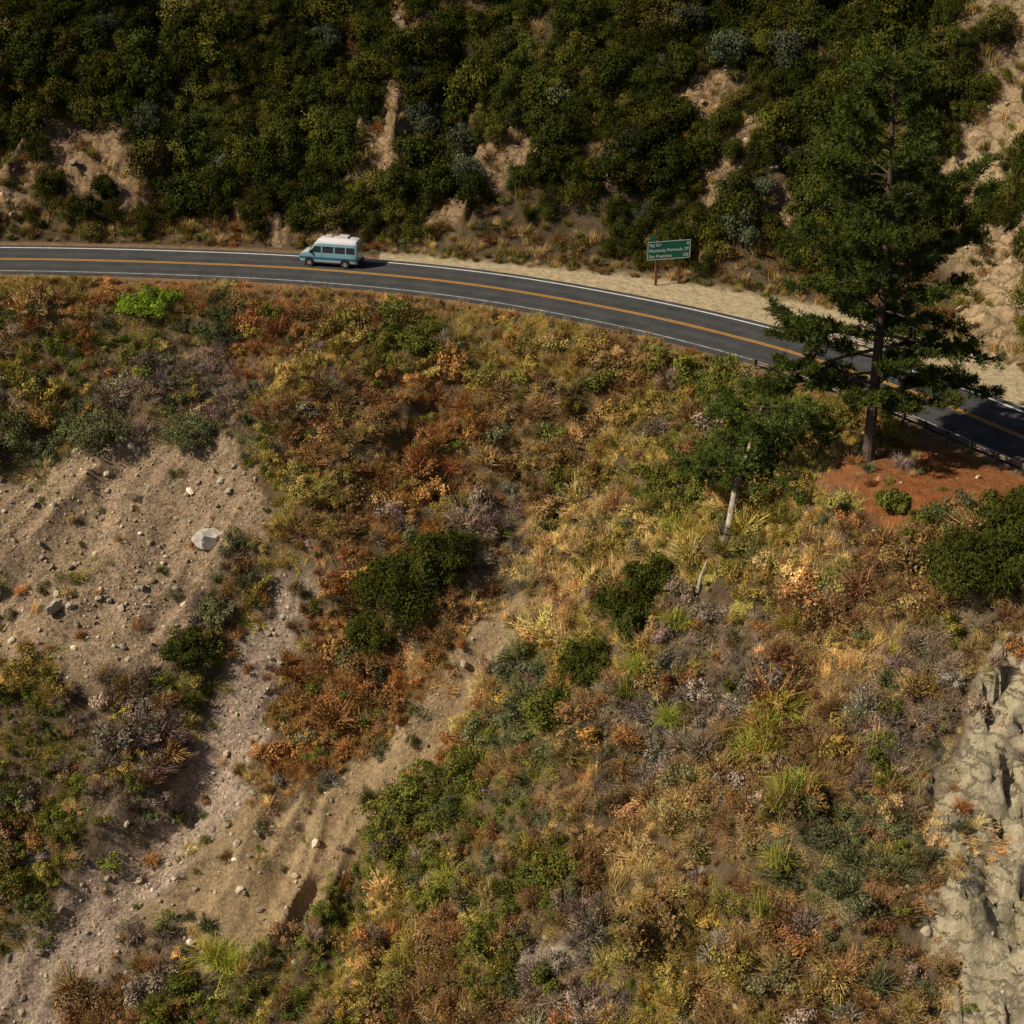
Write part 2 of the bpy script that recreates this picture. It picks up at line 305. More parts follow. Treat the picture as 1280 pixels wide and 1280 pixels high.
def blade_mesh(name,n,mat,seed,w=.02,droop=.6,spread=.6,segs=3,base=.1,uni=False,hh=1.):
    r=np.random.default_rng(seed);a=r.uniform(0,6.283,n);out=np.stack([np.cos(a),np.sin(a),np.zeros(n)],1)
    lean=r.uniform(.1,1,n)*spread;Lh=r.uniform(.55,1.1,n)*hh
    if uni:
        nc=14;ca_=r.uniform(0,6.283,nc);cr=np.sqrt(r.uniform(0,1,nc))*base;ci_=r.integers(0,nc,n);p0=np.stack([cr[ci_]*np.cos(ca_[ci_])+r.normal(0,.13,n),cr[ci_]*np.sin(ca_[ci_])+r.normal(0,.13,n),np.full(n,-.08)],1);ctone=r.uniform(0,1,nc)[ci_];Lh*=r.uniform(.6,1.3,nc)[ci_]
    else: p0=np.stack([r.normal(0,base,n),r.normal(0,base,n),np.full(n,-.08)],1)
    side=np.stack([-np.sin(a),np.cos(a),r.uniform(-.4,.4,n)],1);prev=p0;Vs=[];lf=[];tone=r.uniform(0,1,n)
    if uni: tone=tone*.4+ctone*.6
    for k in range(1,segs+1):
        t=k/segs;p=p0+out*(lean*Lh*t*(1+.5*t))[:,None];p[:,2]=-.08+Lh*(t*(1.1-.25*lean)-droop*lean*t*t)
        w0=w*(1-(k-1)/segs*.6);w1=w*(1-k/segs*.85)
        Vs.append(np.stack([prev-side*w0,prev+side*w0,p+side*w1,p-side*w1],1).reshape(-1,3));lf.append(np.repeat(np.clip(tone*.8+.2*t,0,1),4));prev=p
    V=np.concatenate(Vs)
    return mesh_np(name,V,np.arange(len(V)).reshape(-1,4),[mat],{'lf':('FLOAT','POINT',np.concatenate(lf))})
def rock_mesh(name,mat,seed,sub=2,rough=.3,cuts=9):
    import bmesh
    r=np.random.default_rng(seed);bm=bmesh.new();bmesh.ops.create_icosphere(bm,subdivisions=sub,radius=1)
    V=np.array([v.co[:] for v in bm.verts]);
    for k in range(cuts):
        nrm=unit(1,r)[0];dd=r.uniform(.5,.8);s=V@nrm;V=V-np.where(s>dd,s-dd,0)[:,None]*nrm
    V*=np.array([1,r.uniform(.7,.95),r.uniform(.5,.75)]);V+=r.normal(0,.015*rough*3,V.shape)
    for v,c in zip(bm.verts,V): v.co=c
    me=bpy.data.meshes.new(name);bm.to_mesh(me);bm.free();me.materials.append(mat);return me
LM=leaf_mat('shrub_leaves',trans=0);TM=leaf_mat('dry_twigs',trans=0);GM=leaf_mat('grass_blades',trans=0)
rm,nt,bs=new_mat('scree_rock');bs.inputs['Roughness'].default_value=.9;bs.inputs['Specular IOR Level'].default_value=.15
a=ND(nt,'ShaderNodeAttribute',attribute_type='INSTANCER',attribute_name='tint')
nt.links.new(a.outputs['Color'],bs.inputs['Base Color'])
def coll(name,meshes):
    c=bpy.data.collections.new(name)
    for i,mh in enumerate(meshes): c.objects.link(bpy.data.objects.new('%s_form_%02d'%(name,i),mh))
    return c
cBIG=coll('large_shrub',[leafy_mesh('large_shrub',15,3600,.038,LM,100+i,1.05) for i in range(6)])
cSML=coll('small_shrub',[leafy_mesh('small_shrub',8,900,.052,LM,200+i,.75) for i in range(7)])
cTWG=coll('dry_brush',[twig_mesh('dry_brush',380,TM,300+i,.018,320) for i in range(5)])
cGRS=coll('grass_tuft',[blade_mesh('grass_tuft',120,GM,400+i,.018,.4,.75,2,.2) for i in range(5)])
cMAT=coll('grass_patch',[blade_mesh('grass_patch',360,GM,450+i,.018,.4,.8,1,.85,True,.42) for i in range(6)])
cPAM=coll('pampas_tuft',[blade_mesh('pampas_tuft',300,GM,500+i,.013,.8,.85,3,.16) for i in range(5)])
cROC=coll('rock',[rock_mesh('rock',rm,600+i,1) for i in range(6)])
def scatter(name,pts,scl,tint,c,r=rng,tilt=.15,align=False):
    n=len(pts);me=bpy.data.meshes.new(name);me.vertices.add(n);me.vertices.foreach_set('co',np.asarray(pts,np.float32).ravel())
    rot=np.stack([r.normal(0,tilt,n),r.normal(0,tilt,n),r.uniform(0,6.283,n)],1)
    if align:
        x,y=pts[:,0],pts[:,1];h=.8;gx_=(terrain_z(x+h,y)-terrain_z(x-h,y))/(2*h);gy_=(terrain_z(x,y+h)-terrain_z(x,y-h))/(2*h)
        nn=np.stack([-gx_,-gy_,np.ones(n)],1);nn/=np.linalg.norm(nn,axis=1)[:,None];c_=rot[:,2];mx=np.cos(c_)*nn[:,0]+np.sin(c_)*nn[:,1];my=-np.sin(c_)*nn[:,0]+np.cos(c_)*nn[:,1]
        rot[:,0]=np.arcsin(-my);rot[:,1]=np.arctan2(mx,nn[:,2])
    k=len(c.objects)
    for nm,ty,arr,f in (('rot','FLOAT_VECTOR',rot,'vector'),('scl','FLOAT_VECTOR',scl,'vector'),('vi','INT',r.integers(0,k,n),'value'),('tint','FLOAT_COLOR',np.concatenate([tint,np.ones((n,1))],1),'color')):
        at=me.attributes.new(nm,ty,'POINT');at.data.foreach_set(f,np.asarray(arr,np.int32 if ty=='INT' else np.float32).ravel())
    o=link(bpy.data.objects.new(name,me))
    g=bpy.data.node_groups.new(name,'GeometryNodeTree');g.interface.new_socket('Geometry',in_out='INPUT',socket_type='NodeSocketGeometry');g.interface.new_socket('Geometry',in_out='OUTPUT',socket_type='NodeSocketGeometry')
    gi=g.nodes.new('NodeGroupInput');go=g.nodes.new('NodeGroupOutput');ip=g.nodes.new('GeometryNodeInstanceOnPoints');ci=g.nodes.new('GeometryNodeCollectionInfo')
    ci.inputs['Collection'].default_value=c;ci.inputs['Separate Children'].default_value=True;ci.inputs['Reset Children'].default_value=True
    def na(nm,t):
        q=g.nodes.new('GeometryNodeInputNamedAttribute');q.data_type=t;q.inputs[0].default_value=nm;return q.outputs[0]
    g.links.new(gi.outputs[0],ip.inputs['Points']);g.links.new(ci.outputs[0],ip.inputs['Instance']);ip.inputs['Pick Instance'].default_value=True
    g.links.new(na('vi','INT'),ip.inputs['Instance Index']);g.links.new(na('rot','FLOAT_VECTOR'),ip.inputs['Rotation']);g.links.new(na('scl','FLOAT_VECTOR'),ip.inputs['Scale'])
    g.links.new(ip.outputs[0],go.inputs[0])
    md=o.modifiers.new('scatter','NODES');md.node_group=g
    return o
TINT={'dk':(.056,.060,.011),'gr':(.118,.118,.022),'bg':(.18,.25,.025),'gg':(.13,.13,.055),'pu':(.26,.19,.135),'ru':(.31,.15,.05),'br':(.26,.155,.062),'ol':(.28,.205,.05),'tn':(.50,.34,.135),'pa':(.32,.295,.045)}
SEED=[(-42,132.8,'br'),(-37,132,'ru'),(-31.1,134,'gr'),(-26.6,131.5,'gg'),(-21.1,131.5,'ru'),(-41.6,126.8,'ol'),(-39.4,130,'gr'),(-32.7,126,'pu'),(-40.4,123.8,'gg'),(-33.7,123.5,'gg'),(-26.2,122.5,'gg'),(-24.6,125.2,'pu'),(-17.2,125.5,'ol'),(-14.2,121.2,'br'),(-7.9,126,'gr'),(-2.6,125.5,'ol'),(3.9,123.8,'ol'),(-9.1,122.2,'ru'),(-5.1,118.2,'ru'),(.6,116.5,'br'),(7.5,118,'br'),(9.6,111.5,'ol'),(11.6,100.8,'ol'),(3.6,110,'tn'),(0,108.8,'pu'),(-12,116.2,'br'),(-16.3,114.5,'ol'),(-18.7,112.5,'ol'),(-13.6,112,'br'),(-14,108,'ru'),(19.7,90.2,'tn'),(16,92.5,'ol'),(13.3,89,'pu'),(17.9,87.2,'br'),(21.9,82.8,'tn'),(25.8,79.8,'pu'),(24.5,77,'pu'),(26.1,73.8,'tn'),(8,84.2,'pu'),(5.4,82,'br'),(9.1,78.5,'tn'),(12,76,'br'),(3.1,86.8,'br'),(0,84.2,'gg'),(-4.2,86.2,'gr'),(-10.4,89.2,'gr'),(3.7,74,'pu'),(.5,78,'gr'),(8.6,72.2,'ol'),(19.2,70.8,'gg'),(15.6,68.2,'br'),(20.3,67.2,'br'),(-9.2,80.5,'ol'),(-15.7,84.5,'gr'),(-3.9,76,'br'),(-30.6,89.5,'br'),(-34.3,98.5,'gr'),(-35.2,92.8,'gr'),(-27.3,100,'pu'),(-23.8,95.2,'gr'),(-17.2,95,'pu'),(-28.1,92.5,'pu'),(-35.2,104.5,'ol'),(-23,110.5,'pu'),(-24.4,105.8,'gr'),(-21.9,112.5,'gg'),(-29.2,103.8,'pu'),(-11.4,103.8,'ru'),(-8.2,99.8,'ru'),(-14.1,99.5,'ru'),(-20.1,99,'tn'),(-15.6,104,'ru'),(-2.4,104,'tn'),(-39.2,112.8,'gg'),(14.1,117,'gr'),(13.7,106.5,'gr'),(18.8,95.2,'ol'),(28.2,81.8,'br'),(11.4,84.2,'pu'),(19.6,79.2,'br'),(5,94,'ol'),(8,98,'tn'),(-10,110,'ru'),(22,88,'br'),(0,92,'gg'),(-38,101,'gr'),(12,80,'br'),(-7,73,'gr'),(-20,80,'gr'),(30,92,'gr'),(-28,136,'ru'),(-10,131,'br'),(-42,137,'ol'),(-18,136,'br')]
SX=np.array([s[0] for s in SEED]);SY=np.array([s[1] for s in SEED]);ST=np.array([s[2] for s in SEED])
BUSH=[(-8.3,106.0,4.2,1.1,'dk'),(-5.2,107.8,3.3,1.15,'dk'),(-10.6,105.2,2.4,1.,'dk'),(-11.6,104.2,1.7,1.,'gg'),(7.8,94.2,3.1,1.1,'dk'),(5.4,92.4,2.8,1.1,'dk'),(9.6,95.6,2.4,1.,'dk'),(2.9,91.4,2.4,1.,'gr'),(28.0,84.4,3.7,1.25,'dk'),(30.5,87,3.2,1.1,'dk'),(26.2,86.2,2.,1.,'dk'),(-33.6,122.8,3.3,.9,'gg'),(-26.1,121.4,2.8,.9,'gg'),(-24.4,105.8,2.4,1.1,'dk'),(-22.6,108.4,1.9,1,'gg'),(24.1,92.5,1.3,1.,'gr'),(-31,133.0,3.0,.8,'bg'),(-18.2,148.5,2.2,1.,'dk'),(4.5,153,2.4,1.,'gg'),(-8,126.3,2.4,.8,'gr')]
def jgrid(x0,x1,y0,y1,s):
    a,b_=np.meshgrid(np.arange(x0,x1,s),np.arange(y0,y1,s));a=a.ravel()+rng.uniform(-.5,.5,a.size)*s;b_=b_.ravel()+rng.uniform(-.5,.5,b_.size)*s
    return a,b_
def patch(x,y):
    wx=x+vnoise(x/2.5,y/2.5,61)*2.4+vnoise(x/1.,y/1.,161)*.7;wy=y+vnoise(x/2.5,y/2.5,62)*2.4+vnoise(x/1.,y/1.,162)*.7
    return ST[((wx[:,None]-SX)**2+(wy[:,None]-SY)**2).argmin(1)]
def barefac(x,y): return np.maximum.reduce([softpoly(x,y,SA,1.7),softpoly(x,y,SB,1.6),softpoly(x,y,SC,1.6),circ(x,y,BARE2),circ(x,y,CLEAR,.3)*.98,softpoly(x,y,CL,2.2)*.93,softpoly(x,y,RED)*.97])
cx,cy=jgrid(-56,46,60,143,.84)
d=samp(Dg,cx,cy);bare=barefac(cx,cy);cn=vnoise(cx/3,cy/3,67)
ok=(-d>5.2)&(rng.uniform(0,1,len(cx))>bare*np.where(cn>.3,.80,.965))
for bx,by,br,_,_ in BUSH: ok&=np.hypot(cx-bx,cy-by)>br*.7
cx=cx[ok];cy=cy[ok];d=d[ok];bare=bare[ok]
typ=patch(cx,cy)
mixn=rng.uniform(0,1,len(cx));alt=rng.choice(['ru','br','ol','tn','pu','gg','gr','ol','br'],len(cx))
typ=np.where(mixn<.32,alt,typ);edge=(-d<7.5);typ=np.where(edge&(mixn<.75),rng.choice(['ru','ol','br','tn'],len(cx)),typ)
typ=np.where((bare>.5),rng.choice(['tn','ru','pu','gg','gr'],len(cx)),typ)
cz=terrain_z(cx,cy);P=np.stack([cx,cy,cz-.05],1)
tint=np.array([TINT[t] for t in typ])*np.exp(rng.normal(0,.25,len(cx)))[:,None]*np.exp(rng.normal(0,.06,(len(cx),3)))
form=np.full(len(cx),0)
u=rng.uniform(0,1,len(cx))
for t,(pl,pt,pg) in {'dk':(1,0,0),'gr':(.9,.1,0),'bg':(1,0,0),'gg':(.7,.3,0),'pu':(.3,.7,0),'ru':(.45,.45,.1),'br':(.4,.55,.05),'ol':(.6,.2,.2),'tn':(.12,.28,.6),'pa':(0,0,1)}.items():
    k=typ==t;form[k]=np.where(u[k]<pl,0,np.where(u[k]<pl+pt,1,2))
big=vnoise(cx/4,cy/4,63)*.5+.5
S=np.where(form==0,(.5+1.25*rng.beta(1.3,2.8,len(cx)))*(.7+.85*big),np.where(form==1,(.55+1.0*rng.beta(1.4,2.5,len(cx)))*(.8+.55*big),rng.uniform(.6,1.15,len(cx))))
nearbare=barefac(cx,cy-1.6)
S=np.where(edge,S*.5,S);S=np.where(bare>.5,S*.75,S);S=np.where((bare<=.5)&(nearbare>.4),S*.7,S)
SV=np.stack([S*rng.uniform(.85,1.25,len(S)),S*rng.uniform(.85,1.25,len(S)),S*rng.uniform(.8,1.55,len(S))],1)
sets={0:[[],[],[]],1:[[],[],[]],2:[[],[],[]]}
def addset(k,P,S,Tn): sets[k][0].append(P);sets[k][1].append(S);sets[k][2].append(Tn)
for k in (0,1,2): q=form==k;addset(k,P[q],SV[q],tint[q])
# grass understorey filling the gaps
cx,cy=jgrid(-54,44,61,143,1.2);d=samp(Dg,cx,cy);bare=barefac(cx,cy)
ok=(-d>5.6)&(rng.uniform(0,1,len(cx))>np.maximum(np.clip(bare*1.6,0,.96),.10));cx=cx[ok];cy=cy[ok];n=len(cx);ty=patch(cx,cy)
GT={'dk':(.2,.18,.06),'gr':(.25,.20,.055),'bg':(.24,.25,.06),'gg':(.26,.21,.085),'pu':(.28,.205,.12),'ru':(.36,.19,.065),'br':(.32,.20,.078),'ol':(.37,.27,.07),'tn':(.50,.34,.13),'pa':(.3,.3,.06)}
tn=np.array([GT[t] for t in ty])*np.exp(rng.normal(0,.25,(n,1)))*np.exp(rng.normal(0,.06,(n,3)));S=rng.uniform(.85,1.3,n)
scatter('dry_grass_understorey',np.stack([cx,cy,terrain_z(cx,cy)],1),np.stack([S,S,S],1),tn,cMAT,align=True)
# ---- uphill bank
hx,hy=jgrid(-62,60,100,196,1.25);d=samp(Dg,hx,hy);b=samp(Bg,hx,hy);hb=circ(hx,hy,HILLBARE)
e=d-b;nearroad=np.where(vnoise(hx/7,hy/7,65)>-.1,1.,np.clip((e-3)/3,0,1))
den=np.clip((e-.6)/1.5,0,1)*(1-.93*hb)*nearroad*.96
ok=(rng.uniform(0,1,len(hx))<den)&(e>.8);hx=hx[ok];hy=hy[ok];e=e[ok]
S=(1.0+2.2*rng.beta(1.4,2.8,len(hx)))*np.clip(.5+e/9,.5,1)
hz=terrain_z(hx,hy);bp_=rng.uniform(0,1,len(hx));pn=vnoise(hx/6,hy/6,66)
tb=np.where((bp_<.62)[:,None],[(.040,.045,.008)],np.where((bp_<.91)[:,None],[(.068,.064,.010)],np.where((bp_<.94)[:,None],[(.075,.082,.045)],[(.14,.11,.028)])))
tb=tb*(1+.45*pn[:,None])*np.exp(rng.normal(0,.22,len(hx)))[:,None]
BP=np.stack([hx,hy,hz-.15],1);BS=np.stack([S*rng.uniform(.9,1.2,len(S)),S*rng.uniform(.9,1.2,len(S)),S*rng.uniform(.95,1.6,len(S))],1)
scatter('chaparral_hillside_shrubs',BP,BS,tb,cBIG)
hx,hy=jgrid(-60,58,100,180,.8);d=samp(Dg,hx,hy);b=samp(Bg,hx,hy);e=d-b;hb=circ(hx,hy,HILLBARE,1.8)
ok=(e>.0)&(rng.uniform(0,1,len(hx))<np.where(e<3,.95,.45)*(1-.4*hb));hx=hx[ok];hy=hy[ok];e=e[ok];n=len(hx)
tt=rng.choice(['tn','ol','br','gr','gg','ru'],n,p=[.34,.26,.15,.15,.03,.07]);f=np.array([{'tn':2,'ol':2,'br':1,'gr':0,'gg':0,'ru':1}[t] for t in tt])
S=rng.uniform(.6,1.3,n)*np.clip(.6+e/5,.6,1);Pz=np.stack([hx,hy,terrain_z(hx,hy)],1);tn=np.array([TINT[t] for t in tt])*np.exp(rng.normal(0,.2,n))[:,None]*.8
for k in (0,1,2): q=f==k;addset(k,Pz[q],np.stack([S]*3,1)[q],tn[q])
# ---- wider surroundings, sparser
ox,oy=jgrid(-170,170,20,230,2.6);ok=((np.abs(ox)>57)|(oy<60)|(oy>194));ox=ox[ok];oy=oy[ok];d=samp(Dg,ox,oy);ok=(np.abs(d)>8);ox=ox[ok];oy=oy[ok];d=d[ok];n=len(ox)
tt=np.where(d>0,'dk',rng.choice(['gr','br','ol','gg'],n));tn=np.array([TINT[t] for t in tt]);S=rng.uniform(1.2,2.,n)
scatter('distant_hillside_shrubs',np.stack([ox,oy,terrain_z(ox,oy)],1),np.stack([S]*3,1),tn,cSML)
for k,(nm,c) in {0:('coastal_scrub_shrubs',cSML),1:('dry_brush_shrubs',cTWG),2:('dry_grass_tufts',cGRS)}.items():
    scatter(nm,np.concatenate(sets[k][0]),np.concatenate(sets[k][1]),np.concatenate(sets[k][2]),c)
# ---- pampas / yucca clumps
PA=[(11.4,100.6,1.5),(10.6,91.2,1.7),(7.2,88.3,1.9),(8,89.6,1.5),(-2.8,94.8,1.7),(-1.8,93.6,1.4),(2.2,91.0,1.5),(15.5,82.0,2.6),(16.6,82.8,2.1),(14.4,81.4,1.9),(15.4,80.4,1.8),(15.2,74.8,2.3),(16.1,75.6,1.8),(14.1,70.8,1.9),(14.9,72.2,1.6),(-20.5,87.2,2.3),(-19.4,86.6,1.9),(21.2,75.5,1.3),(-4.1,83.5,1.5),(9.8,86.3,1.3)]
pp=np.array(PA);n=len(pp);gcol=np.array([TINT['pa']]*n)*np.exp(rng.normal(0,.22,(n,1)))*np.exp(rng.normal(0,.08,(n,3)));S=pp[:,2]
scatter('pampas_grass',np.stack([pp[:,0],pp[:,1],terrain_z(pp[:,0],pp[:,1])+.25],1),np.stack([S,S,S],1),gcol,cPAM,tilt=.2)
# ---- rocks
rx,ry=jgrid(-46,38,60,125,.36);dd=samp(Dg,rx,ry)
mA=softpoly(rx,ry,SA);mB=softpoly(rx,ry,SB);mC=softpoly(rx,ry,SC);mK=softpoly(rx,ry,CL);mo=circ(rx,ry,BARE2);dn_=vnoise(rx/3,ry/3,68)*.5+.5
pr=np.maximum.reduce([mA*(.45+.55*dn_),mB*.9,mC*.5*dn_,mK*.08,mo*.8,np.full(len(rx),.01)]);ok=(rng.uniform(0,1,len(rx))<pr)&(-dd>6.5);rx=rx[ok];ry=ry[ok];n=len(rx)
S=.07+.075*rng.pareto(2.2,n);S=np.minimum(S,.45);tn=np.array([(.42,.325,.23)])*np.exp(rng.normal(-.1,.35,(n,1)))*np.exp(rng.normal(0,.04,(n,3)))
hx,hy=jgrid(-55,55,110,180,.8);hb=circ(hx,hy,HILLBARE)*(samp(Dg,hx,hy)>samp(Bg,hx,hy)+.5);ok=rng.uniform(0,1,len(hx))<hb*.5;hx=hx[ok];hy=hy[ok]
S2=np.minimum(.12+.12*rng.pareto(2.2,len(hx)),.6);tn2=np.array([(.32,.225,.14)])*np.exp(rng.normal(0,.25,(len(hx),1)))
rx=np.r_[rx,hx];ry=np.r_[ry,hy];S=np.r_[S,S2];tn=np.r_[tn,tn2]
scatter('scree_rocks',np.stack([rx,ry,terrain_z(rx,ry)+S*.2],1),np.stack([S,S,S],1),tn,cROC,tilt=.6)
bm_=simple('pale_boulder_stone',(.68,.61,.52),.85,noise=.18,nscale=1.5,bump=.06);bm2=simple('tan_boulder_stone',(.42,.34,.25),.85,noise=.2,nscale=2,bump=.06)
def boulder(x,y,s,seed,mt=bm2):
    o=link(bpy.data.objects.new('boulder',rock_mesh('boulder',mt,seed,3,.4,12)));o.location=(x,y,float(terrain_z(x,y))+.4*s);o.scale=(s,s*.8,s*1.25);o.rotation_euler=(.35,.25,.5*seed);return o
boulder(-24.2,114.2,1.5,1,bm_);boulder(-35.2,109,.95,2);boulder(-3.5,101,.5,3);boulder(11.2,97.6,.6,5);boulder(-17.4,118.3,.6,6);boulder(-34,109.4,.45,7)
# ---- individually named bushes
bm_cache={}
for x,y,R,h,t in BUSH:
    key=(t,round(R));
    if key not in bm_cache:
        if ('m',t) not in bm_cache: bm_cache[('m',t)]=leaf_mat('bush_leaves_'+t,TINT[t],0)
        bm_cache[key]=leafy_mesh('bush',int(26+R*14),int(2500+R*R*1000),.09/R,bm_cache[('m',t)],int(R*100+len(bm_cache)),1.0,.82,(.14,.32))
    o=link(bpy.data.objects.new('bush',bm_cache[key]));o.location=(x,y,float(terrain_z(x,y))-.1*R);o.scale=(R,R*.9,R*h);o.rotation_euler=(0,0,x)
# ---------------------------------------------------------------- trees
def tube(pts,rad,seg=8):
    pts=np.array(pts,float);n=len(pts);tg=np.gradient(pts,axis=0);tg/=np.linalg.norm(tg,axis=1)[:,None]
    V=[]
    for i in range(n):
        a=np.cross(tg[i],[0.3,1,.2]);a/=np.linalg.norm(a);b_=np.cross(tg[i],a)
        for k in range(seg):
            q=2*math.pi*k/seg;V.append(pts[i]+rad[i]*(math.cos(q)*a+math.sin(q)*b_))
    Fs=[(i*seg+k,i*seg+(k+1)%seg,(i+1)*seg+(k+1)%seg,(i+1)*seg+k) for i in range(n-1) for k in range(seg)]
    return np.array(V),np.array(Fs)
def needle_tufts(P,Dir,size,r,nn=14,w=.036):
    n=len(P);u=r.normal(size=(n,nn,3));u/=np.linalg.norm(u,axis=2)[:,:,None];u=u*.85+Dir[:,None,:]*.6+np.array([0,0,.25]);u/=np.linalg.norm(u,axis=2)[:,:,None]
    L_=size[:,None,None]*r.uniform(.6,1.2,(n,nn,1));s=np.cross(u,r.normal(size=(n,nn,3)));s/=np.linalg.norm(s,axis=2)[:,:,None]+1e-9
    p=P[:,None,:]+r.normal(0,.06,(n,nn,3));e=p+u*L_;mm=p+u*L_*.45
    V=np.stack([p,mm-s*w,e,mm+s*w],2).reshape(-1,3);tone=np.repeat(np.clip(r.uniform(.15,.85,n)[:,None]+r.normal(0,.12,(n,nn)),0,1).ravel(),4)
    return V,tone
def conifer(name,trunk,trad,limbs,bark,leafm,seed,tsz=.5,dens=1.,limbmat=None,inner=.28):
    r=np.random.default_rng(seed);VV=[];FF=[];off=0
    def add(v,f):
        nonlocal off
        VV.append(v);FF.append(f+off);off+=len(v)
    add(*tube(trunk,trad,12));ntrunk=len(FF[0]);TP=[];TD=[]
    for (base,dirv,ln,rad,up) in limbs:
        dirv=np.array(dirv,float);dirv/=np.linalg.norm(dirv);k=7;pts=[np.array(base,float)]
        side=np.cross(dirv,[0,0,1]);side/=np.linalg.norm(side)+1e-9;cur=dirv.copy();bend=r.normal(0,.12)
        for i in range(k): cur=cur+side*bend*.5+np.array([0,0,up*.22])+r.normal(0,.07,3);cur/=np.linalg.norm(cur);pts.append(pts[-1]+cur*ln/k)
        pts=np.array(pts);add(*tube(pts,rad*np.linspace(1,.2,len(pts)),5))
        nt_=max(4,int(ln*3.4*dens))
        for j in range(nt_):
            f=inner+(1-inner)*r.uniform(0,1.)**.8;q=f*(len(pts)-1);i=min(int(q),len(pts)-2);p=pts[i]+(pts[i+1]-pts[i])*(q-i)
            dv=(pts[i+1]-pts[i]);dv/=np.linalg.norm(dv);sd=1 if r.uniform()<.5 else -1
            sv=dv*r.uniform(.3,.9)+side*sd*r.uniform(.5,1.1)+np.array([0,0,r.uniform(-.1,.45)]);sv/=np.linalg.norm(sv)
            sl=min(ln*.38,1.7)*r.uniform(.5,1.1)*(1.25-f*.7);e=p+sv*sl
            add(*tube([p,(p+e)/2+r.normal(0,.05,3),e],[rad*.22,rad*.14,.012],3))
            m=max(3,int(sl*7*dens));tf=r.uniform(.25,1.05,m);q_=p+sv*sl*tf[:,None]+r.normal(0,.16,(m,3))*np.array([1,1,.6]);TP.append(q_);TD.append(np.tile(sv,(m,1)))
    V=np.concatenate(VV);Fs=np.concatenate(FF);TP=np.concatenate(TP);TD=np.concatenate(TD)
    NV,tone=needle_tufts(TP,TD,np.full(len(TP),tsz),r)
    V2=np.concatenate([V,NV]);F2=np.concatenate([Fs,np.arange(len(NV)).reshape(-1,4)+len(V)]);mi=np.r_[np.zeros(ntrunk),np.full(len(Fs)-ntrunk,2),np.ones(len(NV)//4)]
    me=mesh_np(name,V2,F2,[bark,leafm,limbmat or bark],{'lf':('FLOAT','POINT',np.r_[np.full(len(V),.5),tone])},mi=mi)
    return link(bpy.data.objects.new(name,me))
bark=simple('pine_bark',(.085,.055,.04),.95,noise=.4,nscale=3,bump=.05);pale=simple('pale_bark',(.36,.29,.23),.9,noise=.4,nscale=2,bump=.03)
pl=leaf_mat('pine_needles',(.075,.092,.018),.25)
r=np.random.default_rng(11);bx,by=23.6,98.2;bz=float(terrain_z(bx,by))-.3;H=27.2
def tp(h): return np.array([bx+.25*math.sin(h/8)-.035*h,by+.25*math.sin(h/7+1),bz+h])
hs=np.linspace(0,H,22);trunk=[tp(h) for h in hs];trad=[.36*(1-h/H)**.8+.035+(.16 if h<.6 else 0) for h in hs]
limbs=[];h=3.6
while h<H-.5:
    f=h/H;R=np.interp(f,[.12,.2,.3,.40,.5,.6,.7,.8,.9,1],[3.6,5.8,6.8,5.8,5.6,6.0,5.2,4.2,2.5,.5])
    nb=r.integers(3,5) if f<.9 else 4
    a0=r.uniform(0,6.283)
    for k in range(nb):
        a=a0+k*6.283/nb+r.normal(0,.35);ln=R*r.uniform(.4,1.2)
        limbs.append((tp(h+r.uniform(-.25,.25)),(math.cos(a),math.sin(a),r.uniform(-.15,.25)+.3*f),ln,.035+.011*ln,.12 if f<.6 else .3))
    h+=r.uniform(.5,1.0)
for h_,a,ln in ((8.0,3.25,10.),(9.0,2.95,7.5),(6.4,-.1,8.2),(5.2,.15,7.),(12.5,3.3,6.5),(4.6,.5,5.8),(4.4,-.5,5.8),(7,.6,6.5),(9,-.2,7.4)): limbs.append((tp(h_),(math.cos(a),math.sin(a),.0),ln,.13,.03))
conifer('pine_tree',trunk,trad,limbs,bark,pl,12,.40,1.05)
# leaning pale-trunk tree on the slope
z0=float(terrain_z(13.7,95.));tr=[(13.3,94.2,z0-1.2),(14.3,96.0,z0+1.0),(14.9,98.0,z0+3.2),(15.9,99.8,z0+4.8),(16.3,101.2,z0+6.0),(17.0,102.2,z0+7.2)]
limbs=[]
for k in range(40):
    q=r.uniform(2.1,4.95);i=min(int(q),4);p=np.array(tr[i])+(np.array(tr[i+1])-np.array(tr[i]))*(q-i);a=r.uniform(0,6.283)
    limbs.append((p,(math.cos(a)*1.4+.25,math.sin(a)*.9+.1,r.uniform(-.4,.3)),r.uniform(1.2,6.2)*(1 if q<4.4 else .7),.05,-.1 if r.uniform()<.5 else .1))
conifer('pine_tree',tr,[.25,.22,.19,.14,.08,.02],limbs,pale,leaf_mat('cypress_needles',(.10,.13,.028),.25),21,.36,.9,bark,.1)
v,f=tube([(12.0,92.4,float(terrain_z(12.0,92.4))+.2),(12.3,93.3,float(terrain_z(12.3,93.3))+.4),(12.8,94.2,float(terrain_z(12.8,94.2))+.5)],[.13,.11,.05],7)
link(bpy.data.objects.new('fallen_log',mesh_np('fallen_log',v,f,[pale])))
# ---------------------------------------------------------------- generic part helpers
import bmesh
def box(name,parent,loc,size,mat,rot=(0,0,0),bev=.01):
    bm=bmesh.new();bmesh.ops.create_cube(bm,size=1);bmesh.ops.scale(bm,vec=size,verts=bm.verts)
    if bev: bmesh.ops.bevel(bm,geom=bm.edges[:],offset=bev,segments=2,affect='EDGES')
    me=bpy.data.meshes.new(name);bm.to_mesh(me);bm.free();me.materials.append(mat);o=bpy.data.objects.new(name,me);link(o,parent);o.location=loc;o.rotation_euler=rot;return o
